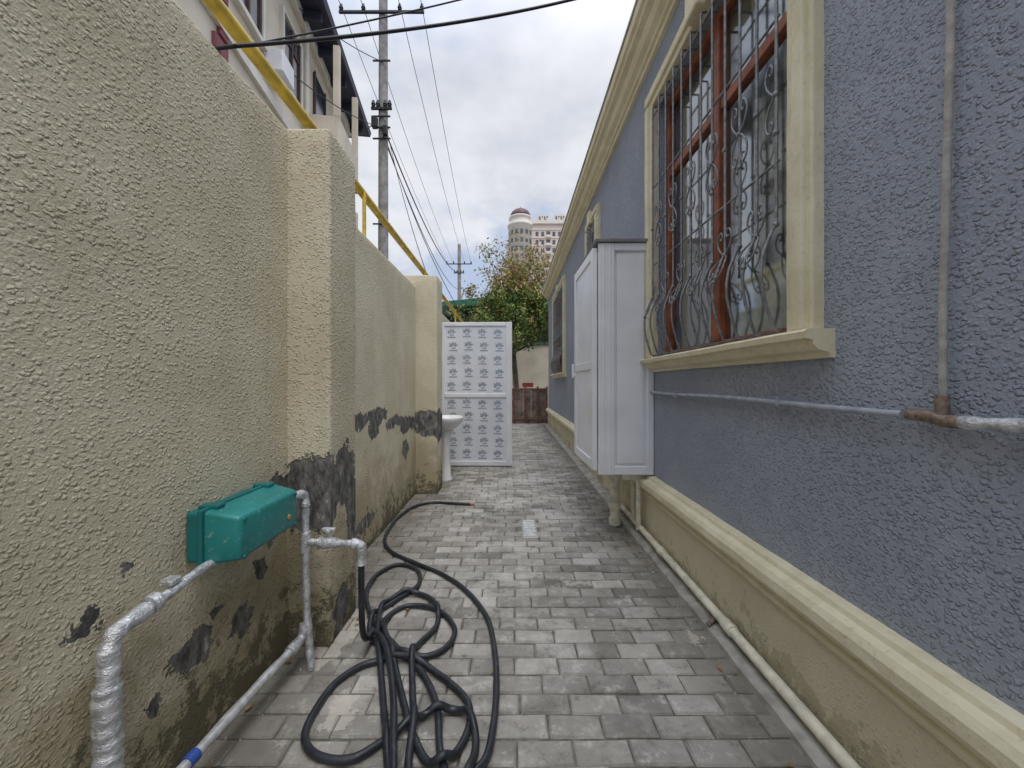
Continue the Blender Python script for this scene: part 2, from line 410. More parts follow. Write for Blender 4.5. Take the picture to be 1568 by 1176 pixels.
def window(y0,y1,z0,z1,mull=True,grille=True,n=11,sill=True):
    w=.135
    bm=bmesh.new()
    for (a,b,c,d2) in((y0-w,y0,z0-.005,z1),(y1,y1+w,z0-.005,z1),(y0-w,y1+w,z1,z1+w)):
        add_box(bm,(1.105,a,c),(1.17,b,d2),.008,seg=2)
    for (a,b,c,d2) in((y0-w+.02,y0-.05,z0+.001,z1+.02),(y1+.05,y1+w-.02,z0+.001,z1+.02),(y0-w+.02,y1+w-.02,z1+.045,z1+w-.02)):
        add_box(bm,(1.083,a,c),(1.12,b,d2),.01,seg=2)
    add_box(bm,(1.06,(y0+y1)/2-.08,z1+.0),(1.16,(y0+y1)/2+.08,z1+w+.04),.012,seg=2)
    roughen(bm,.14,.0028,y0,y1,[z0+.12*i for i in range(17)],7)
    bm_obj('window_surround',bm,M_trim,H)
    if sill:
        prism('window_sill',[(1.16,z0-.105),(1.13,z0-.103),(1.125,z0-.085),(1.09,z0-.075),(1.07,z0-.055),(1.068,z0-.04),(1.04,z0-.035),(1.035,z0-.012),(1.05,z0-.002),(1.3,z0+.004),(1.3,z0-.105)],y0-w-.05,y1+w+.05,M_trim,H,rough=.003)
    bm=bmesh.new(); fx0,fx1=1.215,1.275; s=.055
    add_box(bm,(fx0,y0,z0),(fx1,y0+s,z1),.004); add_box(bm,(fx0,y1-s,z0),(fx1,y1,z1),.004)
    add_box(bm,(fx0+.001,y0+s,z0),(fx1,y1-s,z0+s),.004); add_box(bm,(fx0+.001,y0+s,z1-s),(fx1,y1-s,z1),.004)
    ym=(y0+y1)/2; zt=z0+.70*(z1-z0)
    if mull:
        add_box(bm,(fx0-.008,ym-.045,z0+s),(fx1,ym+.045,z1-s),.005)
        add_box(bm,(fx0+.002,y0+s,zt),(fx1,ym-.045,zt+.06),.004); add_box(bm,(fx0+.002,ym+.045,zt),(fx1,y1-s,zt+.06),.004)
    bm_obj('window_frame',bm,M_wood,H)
    mesh('window_glass',[(1.245,y0,z0),(1.245,y1,z0),(1.245,y1,z1),(1.245,y0,z1)],[[0,1,2,3]],M_glass,H)
    for (a,b,mm) in((y0,ym+.02,M_curt2),(ym-.02,y1,M_curt)):
        k=90; v=[];f=[]
        for i in range(k+1):
            y=a+(b-a)*i/k; x=1.345+.028*math.sin(i*.55+math.sin(i*.23)*2)+.01*math.sin(i*1.7)
            v+= [(x,y,z0),(x+.004*math.sin(i),y,z1)]
        for i in range(k): f.append([2*i,2*i+2,2*i+3,2*i+1])
        mesh('curtain',v,f,mm,H,True)
    if not grille: return
    def bx(z):
        u=z-z0
        if u>.45: return 1.095
        return 1.095-.065*math.sin(math.pi*min(1,max(0,(.45-u)/.45))**.8)
    bars=[]
    ya,yb=y0+.04,y1-.04; yy=[ya+(yb-ya)*i/(n-1) for i in range(n)]
    for y in yy:
        pl=[(1.20,y,z1-.04),(1.10,y,z1-.045)]
        k=30
        for i in range(k+1):
            z=z1-.06-(z1-.06-(z0+.03))*i/k; pl.append((bx(z),y,z))
        pl+=[(1.10,y,z0+.02),(1.17,y,z0+.03)]
        bars.append([Vector(p) for p in pl])
    G=H
    tube('grille_bars',bars,.007,M_iron,G,res=3)
    hb=[]
    for z in(z0+.72,z0+1.32,z1-.12):
        hb.append([Vector((bx(z)+.005,ya-.01,z)),Vector((bx(z)+.005,yb+.01,z))])
    tube('grille_rails',hb,.006,M_iron,G,res=3)
    sc=[]; balls=[]
    for i in range(n):
        y=yy[i]; gp=(yy[1]-yy[0])*.5
        for zc,hh in((z0+.46,.13),(z0+1.0,.15)):
            if (i%2)==(1 if zc>z0+.9 else 0): 
                balls.append((bx(zc)-.003,y,zc)); continue
            for s2 in(-1,1):
                if not(ya-.01<=y+s2*gp<=yb+.01): continue
                for sg in(-1,1):
                    pl=[]
                    for u,h in((0.02,.0),(.35,.10),(.80,.35),(.98,.62),(.80,.88),(.48,.96),(.28,.80),(.42,.66),(.58,.72)):
                        z=zc+sg*h*hh; pl.append(Vector((bx(z)-.004,y+s2*gp*u,z)))
                    sc.append(crom(pl,4))
            balls.append((bx(zc)-.003,y,zc))
            balls.append((bx(zc-hh)-.003,y,zc-hh-.01))
    tube('grille_scrolls',sc,.0045,M_iron,G,res=2)
    bm=bmesh.new()
    for p in set(balls):
        bmesh.ops.create_icosphere(bm,subdivisions=2,radius=.0135,matrix=Matrix.Translation(p))
    bm_obj('grille_knobs',bm,M_iron,G,True)
window(1.55,3.03,1.50,3.50,n=12)
window(5.12,5.62,2.5,3.52,mull=False,grille=True,n=5)
window(8.3,10.2,1.55,3.50,n=13)

P=empty('wall_water_pipe')
pts=[Vector((1.118,y,1.238-.022*((3.1-y)/2.1)+.004*math.sin(y*4))) for y in [3.1-.1*i for i in range(21)]]
tube('horizontal_pipe',pts,.0105,M_greyp,P)
tube('riser_pipe',[Vector((1.122,1.0,1.235)),(1.122,1.0,1.5),(1.125,.985,2.2),(1.125,.97,3.9)],.0085,M_tan,P)
tube('elbow',crom([(1.118,1.08,1.215),(1.116,1.02,1.213),(1.116,.99,1.205),(1.118,.95,1.205)],5),.0165,M_rust,P)
tube('tee_fitting',[Vector((1.12,1.0,1.20)),(1.12,1.0,1.27)],.0145,M_rust,P)
rr=[1+random.uniform(-.18,.25) for _ in range(30)]
tube('foil_wrapped_pipe',[Vector((1.115,.95-.02*i,1.205+.0008*i)) for i in range(30)],.016,M_foil,P,radii=rr)
bm=bmesh.new()
for y in(2.6,1.6): add_box(bm,(1.10,y-.006,1.21),(1.152,y+.006,1.25),.002)
bm_obj('pipe_clips',bm,M_greyp,P)

P=empty('drain_pipe')
pts=crom([(1.03,3.95,.34),(1.03,3.93,.16),(1.05,3.86,.115),(1.078,3.75,.10),(1.082,3.0,.09),(1.085,2.2,.085),(1.083,1.5,.08),(1.08,.8,.075),(1.08,-1,.07)],10)
tube('pipe_run',pts,.024,M_pipew,P)
tube('pipe_socket',[[Vector((1.0835,y,.0845)),Vector((1.0835,y+.07,.085))] for y in(1.88,2.75)],.030,M_pipew,P)
tube('vertical_pipe',[Vector((.95,3.55,0)),(.95,3.55,.75)],.044,M_pipew,P)
tube('vertical_pipe_collar',[[Vector((.95,3.55,z)),Vector((.95,3.55,z+.06))] for z in(0.005,.16,.42)],.055,M_pipew,P)
tube('second_vertical_pipe',[Vector((1.07,3.25,.07)),(1.07,3.25,.6)],.022,M_pipew,P)
tube('third_vertical_pipe',[Vector((1.09,3.45,.07)),(1.09,3.45,.6)],.022,M_pipew,P)
tube('valve_stub',crom([(1.03,2.02,.03),(1.06,2.03,.05),(1.09,2.06,.05)],4),.012,M_rust,P)

# ---------------------------------------------------------------- white pvc cabinet
C=empty('white_pvc_cabinet')
x0,x1,ya,yb,za,zb=.70,1.147,3.10,3.92,.565,2.44
bm=bmesh.new()
add_box(bm,(x0+.03,ya+.03,za+.02),(x1,yb-.02,zb-.02),.0)
bm_obj('carcass',bm,M_white,C)
bm=bmesh.new()
add_box(bm,(x0,ya,za),(x0+.13,ya+.04,zb),.006,seg=2)
add_box(bm,(x1-.055,ya,za),(x1,ya+.04,zb),.006,seg=2)
add_box(bm,(x0+.13,ya+.001,za),(x1-.055,ya+.04,za+.07),.006,seg=2)
add_box(bm,(x0+.13,ya+.001,zb-.06),(x1-.055,ya+.04,zb),.006,seg=2)
for xx in(x0+.035,x0+.085): add_box(bm,(xx,ya-.003,za+.005),(xx+.012,ya+.01,zb-.005),.002)
add_box(bm,(x0+.15,ya+.014,za+.09),(x1-.075,ya+.034,zb-.08),.006,seg=2)
bm_obj('end_panel',bm,M_white,C)
bm=bmesh.new()
xs=x0-.045
for a,b in((ya+.03,yb),):
    add_box(bm,(xs,a,za+.03),(x0-.004,a+.075,zb-.03),.007,seg=2); add_box(bm,(xs,b-.075,za+.03),(x0-.004,b,zb-.03),.007,seg=2)
    add_box(bm,(xs+.001,a+.075,za+.03),(x0-.004,b-.075,za+.11),.007,seg=2); add_box(bm,(xs+.001,a+.075,zb-.11),(x0-.004,b-.075,zb-.03),.007,seg=2)
    add_box(bm,(xs+.001,a+.075,1.42),(x0-.004,b-.075,1.49),.006,seg=2)
    add_box(bm,(xs+.014,a+.07,za+.1),(x0-.01,b-.07,zb-.1),0)
Mx=Matrix.Translation((xs,ya+.03,0))@Matrix.Rotation(math.radians(1.5),4,'Z')@Matrix.Translation((-xs,-ya-.03,0))
for v in bm.verts: v.co=Mx@v.co
bm_obj('door',bm,M_white,C)
bm=bmesh.new(); add_box(bm,(xs-.045,yb-.06,1.38),(xs+.0,yb-.03,1.41),.004); add_box(bm,(xs-.05,yb-.065,1.36),(xs-.03,yb-.025,1.50),.006,seg=2)
bm_obj('door_handle',bm,M_white,C)
box('top_board',(x0-.03,ya-.02,zb+.002),(x1,yb+.02,zb+.03),simple('grey_board',(.2,.2,.2),.8),C,.004)
box('support_bracket',(.93,3.2,.50),(1.12,3.24,.562),M_pipew,C,.004)

# ---------------------------------------------------------------- gas meter
GM=empty('gas_meter_box')
bm=bmesh.new()
vs=add_box(bm,(-1.108,1.30,.69),(-1.055,1.68,.865),.012,seg=3)
bm_obj('back_shell',bm,M_tealD,GM)
bm=bmesh.new()
r=bmesh.ops.create_cube(bm,size=1)
for v in r['verts']:
    o=v.co.x>0
    lox=-1.052; hix=-.93
    y=1.30+(v.co.y+.5)*.38; z=.68+(v.co.z+.5)*.19
    if o: y=1.49+(y-1.49)*.93; z=.765+(z-.765)*.80-.005
    v.co=Vector((hix if o else lox,y,z))
bmesh.ops.bevel(bm,geom=bm.edges[:],offset=.016,segments=4,affect='EDGES',profile=.5)
bm_obj('front_cover',bm,M_teal,GM,True)
bm=bmesh.new()
add_box(bm,(-1.062,1.292,.676),(-1.046,1.688,.874),.006,seg=2)
for y in(1.35,1.63):
    add_box(bm,(-1.09,y-.02,.862),(-1.02,y+.02,.879),.005,seg=2)
for y,z in((1.335,.70),(1.645,.70),(1.335,.83),(1.645,.83)):
    bmesh.ops.create_cone(bm,cap_ends=True,segments=12,radius1=.008,radius2=.007,depth=.012,matrix=Matrix.Translation((-.93,y,z))@Matrix.Rotation(math.pi/2,4,'Y'))
bm_obj('flange_and_screws',bm,M_tealD,GM)
lathe('maker_badge',[(.012,0),(.012,.004),(.009,.006)],(0,0,0),simple('brass_badge',(.45,.35,.12),.5,.3),GM,16)
GM.children[-1].matrix_local=Matrix.Translation((-.9305,1.60,.745))@Matrix.Rotation(math.pi/2,4,'Y')

GP=empty('foil_wrapped_gas_pipe')
def fp(name,pts,r,n=10,jit=.08,mat=None):
    c=crom(pts,n); ra=[1+random.uniform(-jit,jit)+.08*math.sin(i*.8) for i in range(len(c))]
    return tube(name,c,r,mat or M_foil,GP,radii=ra,res=6)
fp('inlet_pipe',[(-1.02,1.42,.72),(-1.022,1.34,.695),(-1.03,1.25,.683),(-1.035,1.12,.665),(-1.04,1.03,.655)],.0155,jit=.04)
fp('inlet_coupling',[(-1.021,1.37,.70),(-1.023,1.33,.692)],.024,4,.03)
fp('inlet_elbow',[(-1.037,1.09,.66),(-1.04,1.02,.65),(-1.042,.995,.62),(-1.042,.99,.56)],.023,8,.03)
fp('inlet_sleeve',[(-1.036,1.125,.668),(-1.038,1.10,.664)],.027,4,.04)
c=[];ra=[]
for i in range(150):
    z=.60-i*.0042; c.append(Vector((-1.042+.003*math.sin(i*.11),.99+.003*math.cos(i*.13),z)))
    ra.append((1.0+.26*abs(((i/9.)%1)-.5)+random.uniform(-.02,.02))*(1.12 if 18<i<75 else .88))
tube('inlet_drop',c,.0245,M_foil,GP,radii=ra,res=6)
bm=bmesh.new()
add_box(bm,(-1.06,1.15,.69),(-1.02,1.19,.71),.005); bm_obj('clamp_knob',bm,M_foil,GP)
fp('outlet_elbow',[(-.99,1.66,.79),(-.97,1.72,.80),(-.955,1.76,.79),(-.95,1.765,.74)],.02,6)
fp('outlet_riser',[(-.95,1.765,.76),(-.95,1.765,.56),(-.945,1.765,.3),(-.93,1.76,.12),(-.915,1.75,.0)],.0165)
fp('outlet_tee',[(-.95,1.765,.62),(-.95,1.765,.53)],.0235,5,.04)
fp('branch_pipe',[(-.95,1.765,.575),(-.86,1.76,.572),(-.78,1.755,.572),(-.71,1.75,.57)],.0165)
fp('branch_valve_body',[(-.88,1.762,.573),(-.80,1.757,.573)],.025,6,.05)
fp('branch_elbow',[(-.73,1.75,.573),(-.695,1.748,.57),(-.685,1.747,.545),(-.685,1.747,.48)],.021,6)
bm=bmesh.new(); bmesh.ops.create_cone(bm,cap_ends=True,segments=14,radius1=.01,radius2=.008,depth=.05,matrix=Matrix.Translation((-.84,1.76,.61)))
add_box(bm,(-.87,1.748,.625),(-.81,1.772,.642),.005,seg=2)
bmesh.ops.create_uvsphere(bm,u_segments=14,v_segments=8,radius=.017,matrix=Matrix.Translation((-.84,1.76,.625)))
bm_obj('valve_handle',bm,M_foil,GP,True)
fp('floor_run',[(-.955,1.76,.16),(-.965,1.70,.135),(-.985,1.5,.13),(-1.0,1.2,.13),(-1.01,.9,.13),(-1.02,.4,.12)],.0175,jit=.03,mat=M_silver)
fp('floor_run_elbow',[(-.95,1.765,.20),(-.955,1.75,.15),(-.967,1.67,.133)],.0235,5,.05)
tube('blue_tape',[Vector((-1.0,1.215,.13)),(-1.002,1.18,.13)],.0205,simple('blue_tape',(.03,.09,.35),.5),GP)

# ---------------------------------------------------------------- hose
main=[(-.445,4.10),(-.65,4.14),(-.876,4.16),(-1.03,4.02),(-1.09,3.75),(-1.095,3.5),(-1.05,3.17),(-.913,2.93),(-.669,2.74),(-.455,2.58),(-.279,2.38),(-.14,2.12),(-.085,1.86),(-.066,1.625),(-.071,1.44),(-.097,1.304),(-.19,1.24),(-.25,1.34),(-.30,1.53),(-.395,1.70),(-.549,1.86),(-.73,2.06),(-.877,2.31),(-.915,2.56),(-.82,2.73),(-.66,2.66),(-.60,2.46),(-.69,2.28),(-.765,2.12),(-.70,1.93),(-.49,1.81),(-.34,1.85),(-.30,2.01),(-.43,2.19),(-.614,2.22),(-.69,2.06),(-.567,1.82),(-.462,1.60),(-.37,1.42),(-.28,1.30),(-.20,1.33),(-.16,1.47),(-.215,1.60),(-.43,1.765),(-.644,1.775),(-.755,1.66),(-.775,1.498),(-.75,1.39),(-.666,1.325),(-.547,1.318),(-.443,1.40),(-.31,1.50),(-.19,1.50),(-.13,1.38),(-.16,1.22),(-.27,1.18),(-.345,1.28),(-.37,1.45),(-.42,1.62),(-.47,1.85),(-.40,2.06),(-.47,2.28),(-.62,2.36),(-.74,2.25),(-.70,2.0),(-.58,1.7),(-.50,1.5),(-.40,1.25),(-.3,1.02),(-.2,.8)]
hr=.0138
pts=crom([(x,y,0) for x,y in main],14)
zs_=[hr]*len(pts)
cell={}
for i,p in enumerate(pts):
    z=hr; kx,ky=int(p.x//.05),int(p.y//.05)
    for a in(-1,0,1):
        for b in(-1,0,1):
            for j in cell.get((kx+a,ky+b),()):
                if i-j>10:
                    dd=math.hypot(p.x-pts[j].x,p.y-pts[j].y)
                    if dd<hr*1.9: z=max(z,min(zs_[j],.06)+math.sqrt(max(0,(2*hr)**2-dd*dd)))
    zs_[i]=z; cell.setdefault((kx,ky),[]).append(i)
base=zs_[:]
for it in range(10):
    sm=[zs_[0]]+[(zs_[i-1]+zs_[i]*2+zs_[i+1])/4 for i in range(1,len(zs_)-1)]+[zs_[-1]]
    zs_=[max(a,b) if it<8 else max(a,hr) for a,b in zip(sm,base)]
for p,z in zip(pts,zs_): p.z=z+.001
HO=empty('black_rubber_hose')
tube('hose_coil',pts,hr,M_hose,HO,res=6)
h2=crom([(-.685,1.747,.50),(-.686,1.75,.35),(-.69,1.77,.18),(-.70,1.84,.08),(-.70,1.93,.055),(-.64,1.88,.06),(-.56,1.74,.065),(-.47,1.52,.06),(-.42,1.36,.05),(-.36,1.15,.03),(-.32,.9,.021),(-.35,.6,.021)],12)
tube('hose_feed',h2,hr,M_hose,HO,res=6)
tube('hose_end_fitting',[Vector((-.445,4.10,.0155)),(-.40,4.095,.0155)],.010,M_brass,HO)
tube('hose_clamp',[Vector((-.685,1.747,.50)),(-.6852,1.747,.485)],.0175,M_silver,HO)

# ---------------------------------------------------------------- pedestal sink
K=empty('pedestal_sink')
lathe('pedestal',[(.10,0),(.10,.02),(.078,.06),(.066,.3),(.07,.55),(.09,.70)],(-.90,5.2,0),M_cer,K,28,.95,.95)
lathe('basin',[(.08,.68),(.12,.70),(.20,.76),(.235,.81),(.245,.845),(.24,.86),(.225,.863),(.205,.85),(.18,.80),(.11,.755),(.02,.745)],(-.88,5.2,0),M_cer,K,36,.92,1.05)
box('splash_back',(-1.135,5.0,.80),(-1.04,5.4,.875),M_cer,K,.015,3)
tube('tap',crom([(-1.07,5.2,.87),(-1.07,5.2,.96),(-1.03,5.2,.985),(-.98,5.2,.95)],5),.011,M_silver,K)

# ---------------------------------------------------------------- white film-covered door leaf
D=empty('white_door_panel')
Md=Matrix.Translation((0,6.0,0))@Matrix.Rotation(math.radians(-1.5),4,'Z')
bm=bmesh.new(); xl,xr,zt=-1.12,0.0,2.27
add_box(bm,(xl,0,.02),(xl+.06,.06,zt),.006,seg=2); add_box(bm,(xr-.09,0,.02),(xr,.06,zt),.006,seg=2)
add_box(bm,(xl+.06,.001,.02),(xr-.09,.06,.09),.006,seg=2); add_box(bm,(xl+.06,.001,zt-.06),(xr-.09,.06,zt),.006,seg=2)
add_box(bm,(xl+.06,.001,1.09),(xr-.09,.06,1.15),.006,seg=2)
add_box(bm,(xr-.045,-.006,.03),(xr-.035,.01,zt-.01),.001)
for v in bm.verts: v.co=Md@v.co
bm_obj('frame',bm,M_white,D)
bm=bmesh.new()
add_box(bm,(xl+.055,.018,.085),(xr-.085,.045,1.095)); add_box(bm,(xl+.055,.018,1.145),(xr-.085,.045,zt-.055))
for v in bm.verts: v.co=Md@v.co
bm_obj('filmed_boards',bm,M_whiteP,D)
bm=bmesh.new()
def poly(cx,cz,pts2,dy):
    vv=[bm.verts.new(Md@Vector((cx+a,.0165-dy,cz+b))) for a,b in pts2]; bm.faces.new(vv)
for c in range(4):
    for (z0,z1,nr) in((.10,1.08,5),(1.16,zt-.07,5)):
        for r in range(nr):
            cx=xl+.06+(c+.5)*(.97/4)+ (.014 if r%2 else -.014); cz=z0+(r+.5)*(z1-z0)/nr+.010*math.sin(c*1.7)
            for k,(ang,ln,wd) in enumerate(((95,.085,.026),(58,.085,.024),(138,.088,.025),(22,.085,.018),(168,.075,.018),(-45,.05,.018),(-110,.05,.018))):
                a=math.radians(ang); dx,dz=math.cos(a),math.sin(a); nx,nz=-dz,dx
                poly(cx,cz,[(dx*.012,dz*.012),(dx*ln*.55+nx*wd,dz*ln*.55+nz*wd),(dx*ln,dz*ln),(dx*ln*.5-nx*wd*.8,dz*ln*.5-nz*wd*.8)],k*.0001)
            poly(cx,cz-.06,[(-.065,-.010),(.065,-.010),(.065,.008),(-.065,.008)],.0009)
bm_obj('film_print',bm,M_motif,D)

# ---------------------------------------------------------------- drain cover
DC=empty('floor_drain_cover')
box('frame',(.09,3.24,-.01),(.22,3.67,.006),simple('grey_steel',(.5,.5,.5),.45,.3,.2,20),DC,.003)
bm=bmesh.new()
for i in range(9):
    y=3.27+i*.043
    add_box(bm,(.105,y,.007),(.205,y+.03,.010),.001)
bm_obj('bars',bm,simple('pale_steel',(.72,.72,.72),.4,.2,.2,20),DC)

# ---------------------------------------------------------------- yellow gas pipe
Y=empty('yellow_gas_pipe')
tube('pipe',[Vector((-1.30,y,2.97-.004*y)) for y in (-2,0,2,4,6,8,10,12)],.036,M_yel,Y)
tube('flange_joints',[[Vector((-1.30,y,2.97-.004*y)),Vector((-1.30,y+.05,2.97-.004*y))] for y in(2.75,6.2)],.044,M_yel,Y)
tube('support_posts',[[Vector((-1.27,y,2.40)),Vector((-1.27,y,2.95))] for y in(.4,2.62,3.3,5.6,8.6)],.016,M_yel,Y)

# ---------------------------------------------------------------- utility poles and wires
def pole(loc,top,arms,r=.12):
    e=empty('utility_pole')
    pts=[Vector((loc[0],loc[1],z)) for z in (0,top*.5,top)]
    tube('shaft',pts,r,M_pole,e,radii=[1.2,1.05,.9])
    bm=bmesh.new()
    for z,w in arms:
        add_box(bm,(loc[0]-w,loc[1]-.17,z),(loc[0]+w,loc[1]-.11,z+.07),.008)
        for s in(-1,-.45,.45,1):
            x=loc[0]+s*(w-.06)
            for k,(rr,h) in enumerate(((.05,.04),(.06,.05),(.04,.05))):
                bmesh.ops.create_cone(bm,cap_ends=True,segments=10,radius1=rr,radius2=rr*.8,depth=h,matrix=Matrix.Translation((x,loc[1]-.14,z+.11+k*.055)))
    bm_obj('crossarm_and_insulators',bm,M_dark,e)
    return e
p1=pole((-3.52,10.5),12.6,[(11.3,1.15),(8.7,.28)],.125)
p2=pole((-4.12,30),12.2,[(10.6,1.0),(9.9,.4)],.14)
bm=bmesh.new()
for z in(5.6,8.2,8.5,7.9,10.0): add_box(bm,(-3.75,10.33,z),(-3.28,10.37,z+.03)); 
add_box(bm,(-3.75,10.2,8.15),(-3.6,10.35,8.45),.02); add_box(bm,(-3.45,10.2,7.95),(-3.33,10.35,8.2),.02)
bm_obj('brackets',bm,M_dark,p1)
Wr=empty('overhead_wires')
def wire(name,a,b,sag,r=.008,n=24):
    a,b=Vector(a),Vector(b); pl=[]
    for i in range(n+1):
        u=i/n; p=a.lerp(b,u); p.z-=4*sag*u*(1-u); pl.append(p)
    tube(name,pl,r,M_dark,Wr,res=2)
for i,s in enumerate((-1.09,-.5,.5,1.09)):
    wire('line_wire',(-3.52+s,10.36,11.5),(-4.12+s*.85,29.86,10.75),.45,.009)
    wire('line_wire_near',(-3.52+s,10.36,11.5),(-2.4+s,-14,11.6),.6,.009)
wire('service_cable',(-3.45,10.3,8.2),(-4.1,29.8,9.9),.9,.022)
wire('service_cable',(-3.45,10.3,7.95),(-4.0,29.8,8.6),1.0,.016)
wire('service_cable',(-3.6,10.3,8.4),(-5.3,12.0,9.0),.15,.012)
wire('service_cable',(-3.6,10.3,8.2),(-4.6,6.0,7.2),.25,.010)
wire('service_cable',(-3.6,10.3,10.0),(-4.8,7.5,9.2),.15,.010)
wire('service_cable',(-3.4,10.3,7.9),(-1.25,12.3,3.0),.5,.010)
wire('service_cable',(-3.4,10.3,8.3),(-1.3,7.0,2.6),.3,.008)
wire('house_cable',(-1.9,1.40,2.42),(-1.05,1.46,2.585),.0,.0075)
wire('house_cable',(-1.05,1.46,2.585),(1.1,2.62,4.13),.08,.0075)
wire('house_cable',(-1.05,1.47,2.59),(1.1,2.40,4.13),.05,.0035)

# ---------------------------------------------------------------- apartment building (left)
A=empty('apartment_building')
u=Vector((.147,-.989,0)); nrm=Vector((.989,.147,0))
Ma=Matrix(((u.x,nrm.x,0,-5.25),(u.y,nrm.y,0,12.25),(0,0,1,0),(0,0,0,1)))
M_apt=simple('cream_render',(.70,.63,.52),.85,0,.12,1.2,.3,.004,50)
M_band=simple('pale_band',(.76,.73,.66),.8,0,.1,3)
M_roofd=simple('dark_blue_roof',(.045,.05,.085),.5,.2,.2,6)
M_brickr=simple('maroon_quoin',(.25,.08,.10),.8,0,.2,6)
M_wg=simple('dark_glass',(.05,.06,.08),.1,0,.4,1.5,spec=.8)
M_brn=simple('dark_brown_frame',(.10,.05,.035),.6,0,.2,6)
bm=bmesh.new()
add_box(bm,(0,-9,0),(9.6,0,9.5))
for v in bm.verts: v.co=Ma@v.co
bm_obj('walls',bm,M_apt,A)
def abox(name,lst,mat,bev=.0):
    bm=bmesh.new()
    for lo,hi in lst: add_box(bm,lo,hi,bev,0,Ma)
    return bm_obj(name,bm,mat,A)
abox('floor_bands',[((-.06,-.5,z),(9.66,.07,z+.18)) for z in(3.3,6.45)]+[((-.08,-.5,9.2),(9.7,.12,9.46))],M_band)
wins=[];fr=[];fb=[]
for z in(1.0,4.2,7.35):
    for x in(.45,3.9,5.6,7.3):
        wd=.8
        wins.append(((x,-.1,z),(x+wd,.015,z+1.3)))
        fb+=[((x-.09,-.05,z-.09),(x-.02,.07,z+1.39)),((x+wd+.02,-.05,z-.09),(x+wd+.09,.07,z+1.39)),((x-.02,-.05,z+1.32),(x+wd+.02,.07,z+1.39)),((x-.12,-.05,z-.14),(x+wd+.12,.10,z-.05))]
        fr+=[((x-.02,0,z-.02),(x+.03,.045,z+1.32)),((x+wd-.03,0,z-.02),(x+wd+.02,.045,z+1.32)),((x+wd/2-.025,0,z),(x+wd/2+.025,.05,z+1.3)),((x,0,z+.9),(x+wd,.04,z+.94))]
abox('windows',wins,M_wg); abox('window_frames',fr,M_brn); abox('window_surrounds',fb,M_band)
bal=[];rails=[];dk=[]
for z in(3.4,6.55):
    for x0_,x1_ in((1.75,3.5),):
        bal.append(((x0_,0.002,z),(x1_,.75,z+.14)))
        bal.append(((x0_,.66,z+.14),(x1_,.745,z+.95)))
        bal.append(((x0_,.01,z+.14),(x0_+.07,.66,z+.95))); bal.append(((x1_-.07,.01,z+.14),(x1_,.66,z+.95)))
        bal.append(((x0_,.6,z+.95),(x0_+.12,.745,z+2.6))); bal.append(((x1_-.12,.6,z+.95),(x1_,.745,z+2.6)))
        dk.append(((x0_+.5,.0,z+.95),(x1_-.5,.03,z+2.3)))
        rails.append(((x0_+.12,.62,z+1.0),(x1_-.12,.66,z+1.06)))
        rails.append(((x0_+.48,.031,z+.93),(x0_+.53,.06,z+2.32))); rails.append(((x1_-.53,.031,z+.93),(x1_-.48,.06,z+2.32)))
abox('balconies',bal,M_apt,.01); abox('balcony_openings',dk,M_wg); abox('balcony_frames',rails,M_brn)
q=[]
for k in range(34):
    z=.2+k*.28; w=.32 if k%2 else .2
    q.append(((6.6,-.02,z),(6.6+w,.05,z+.2)))
abox('maroon_quoins',q,M_brickr)
bm=bmesh.new()
prof=[(.62,9.45),(.66,9.58),(.60,9.66),(.15,10.9),(-1.5,11.5),(-9.,11.6),(-9.2,9.45)]
a=[bm.verts.new(Ma@Vector((-.35,y,z))) for y,z in prof]; b=[bm.verts.new(Ma@Vector((9.9,y,z))) for y,z in prof]
n=len(prof)
for i in range(n): bm.faces.new((a[i],a[(i+1)%n],b[(i+1)%n],b[i]))
bm.faces.new(a); bm.faces.new(b[::-1])
bm_obj('roof',bm,M_roofd,A)
abox('eave_brackets',[((x,.12,9.25),(x+.08,.5,9.445)) for x in [.1+.95*i for i in range(10)]],M_roofd)
tube('downpipe',[Ma@Vector((3.68,.1,z)) for z in(0,4,9.4)],.05,M_band,A)
abox('air_conditioner',[((5.0,.05,6.9),(5.5,.35,7.3))],M_white,.02)

# ---------------------------------------------------------------- distant high-rise
R=empty('high_rise_building')
M_hr=simple('pinkish_stone',(.68,.57,.52),.85,0,.08,.2)
M_hr2=simple('pale_stone',(.74,.69,.63),.85,0,.08,.2)
M_hw=simple('hazy_window',(.11,.12,.15),.3,0,.3,.7)
M_dome=simple('maroon_dome',(.12,.06,.07),.5,.1,.2,.5)
by=140
box('main_block',(5,by,0),(21,by+18,60.5),M_hr,R)
box('left_wing',(-2.2,by+3,0),(5,by+16,53),M_hr2,R)
lathe('corner_turret',[(4.4,0),(4.4,58.6),(4.8,58.8),(4.8,59.6),(3.9,59.7),(3.9,61.6),(4.3,61.8),(4.3,62.3)],(3.1,by+1.5,0),M_hr2,R,32)
lathe('dome',[(3.8,62.3),(3.7,63.3),(3.2,64.4),(2.2,65.2),(1,65.6),(.15,65.7),(.1,66.6)],(3.1,by+1.5,0),M_dome,R,28)
bm=bmesh.new(); bb=bmesh.new()
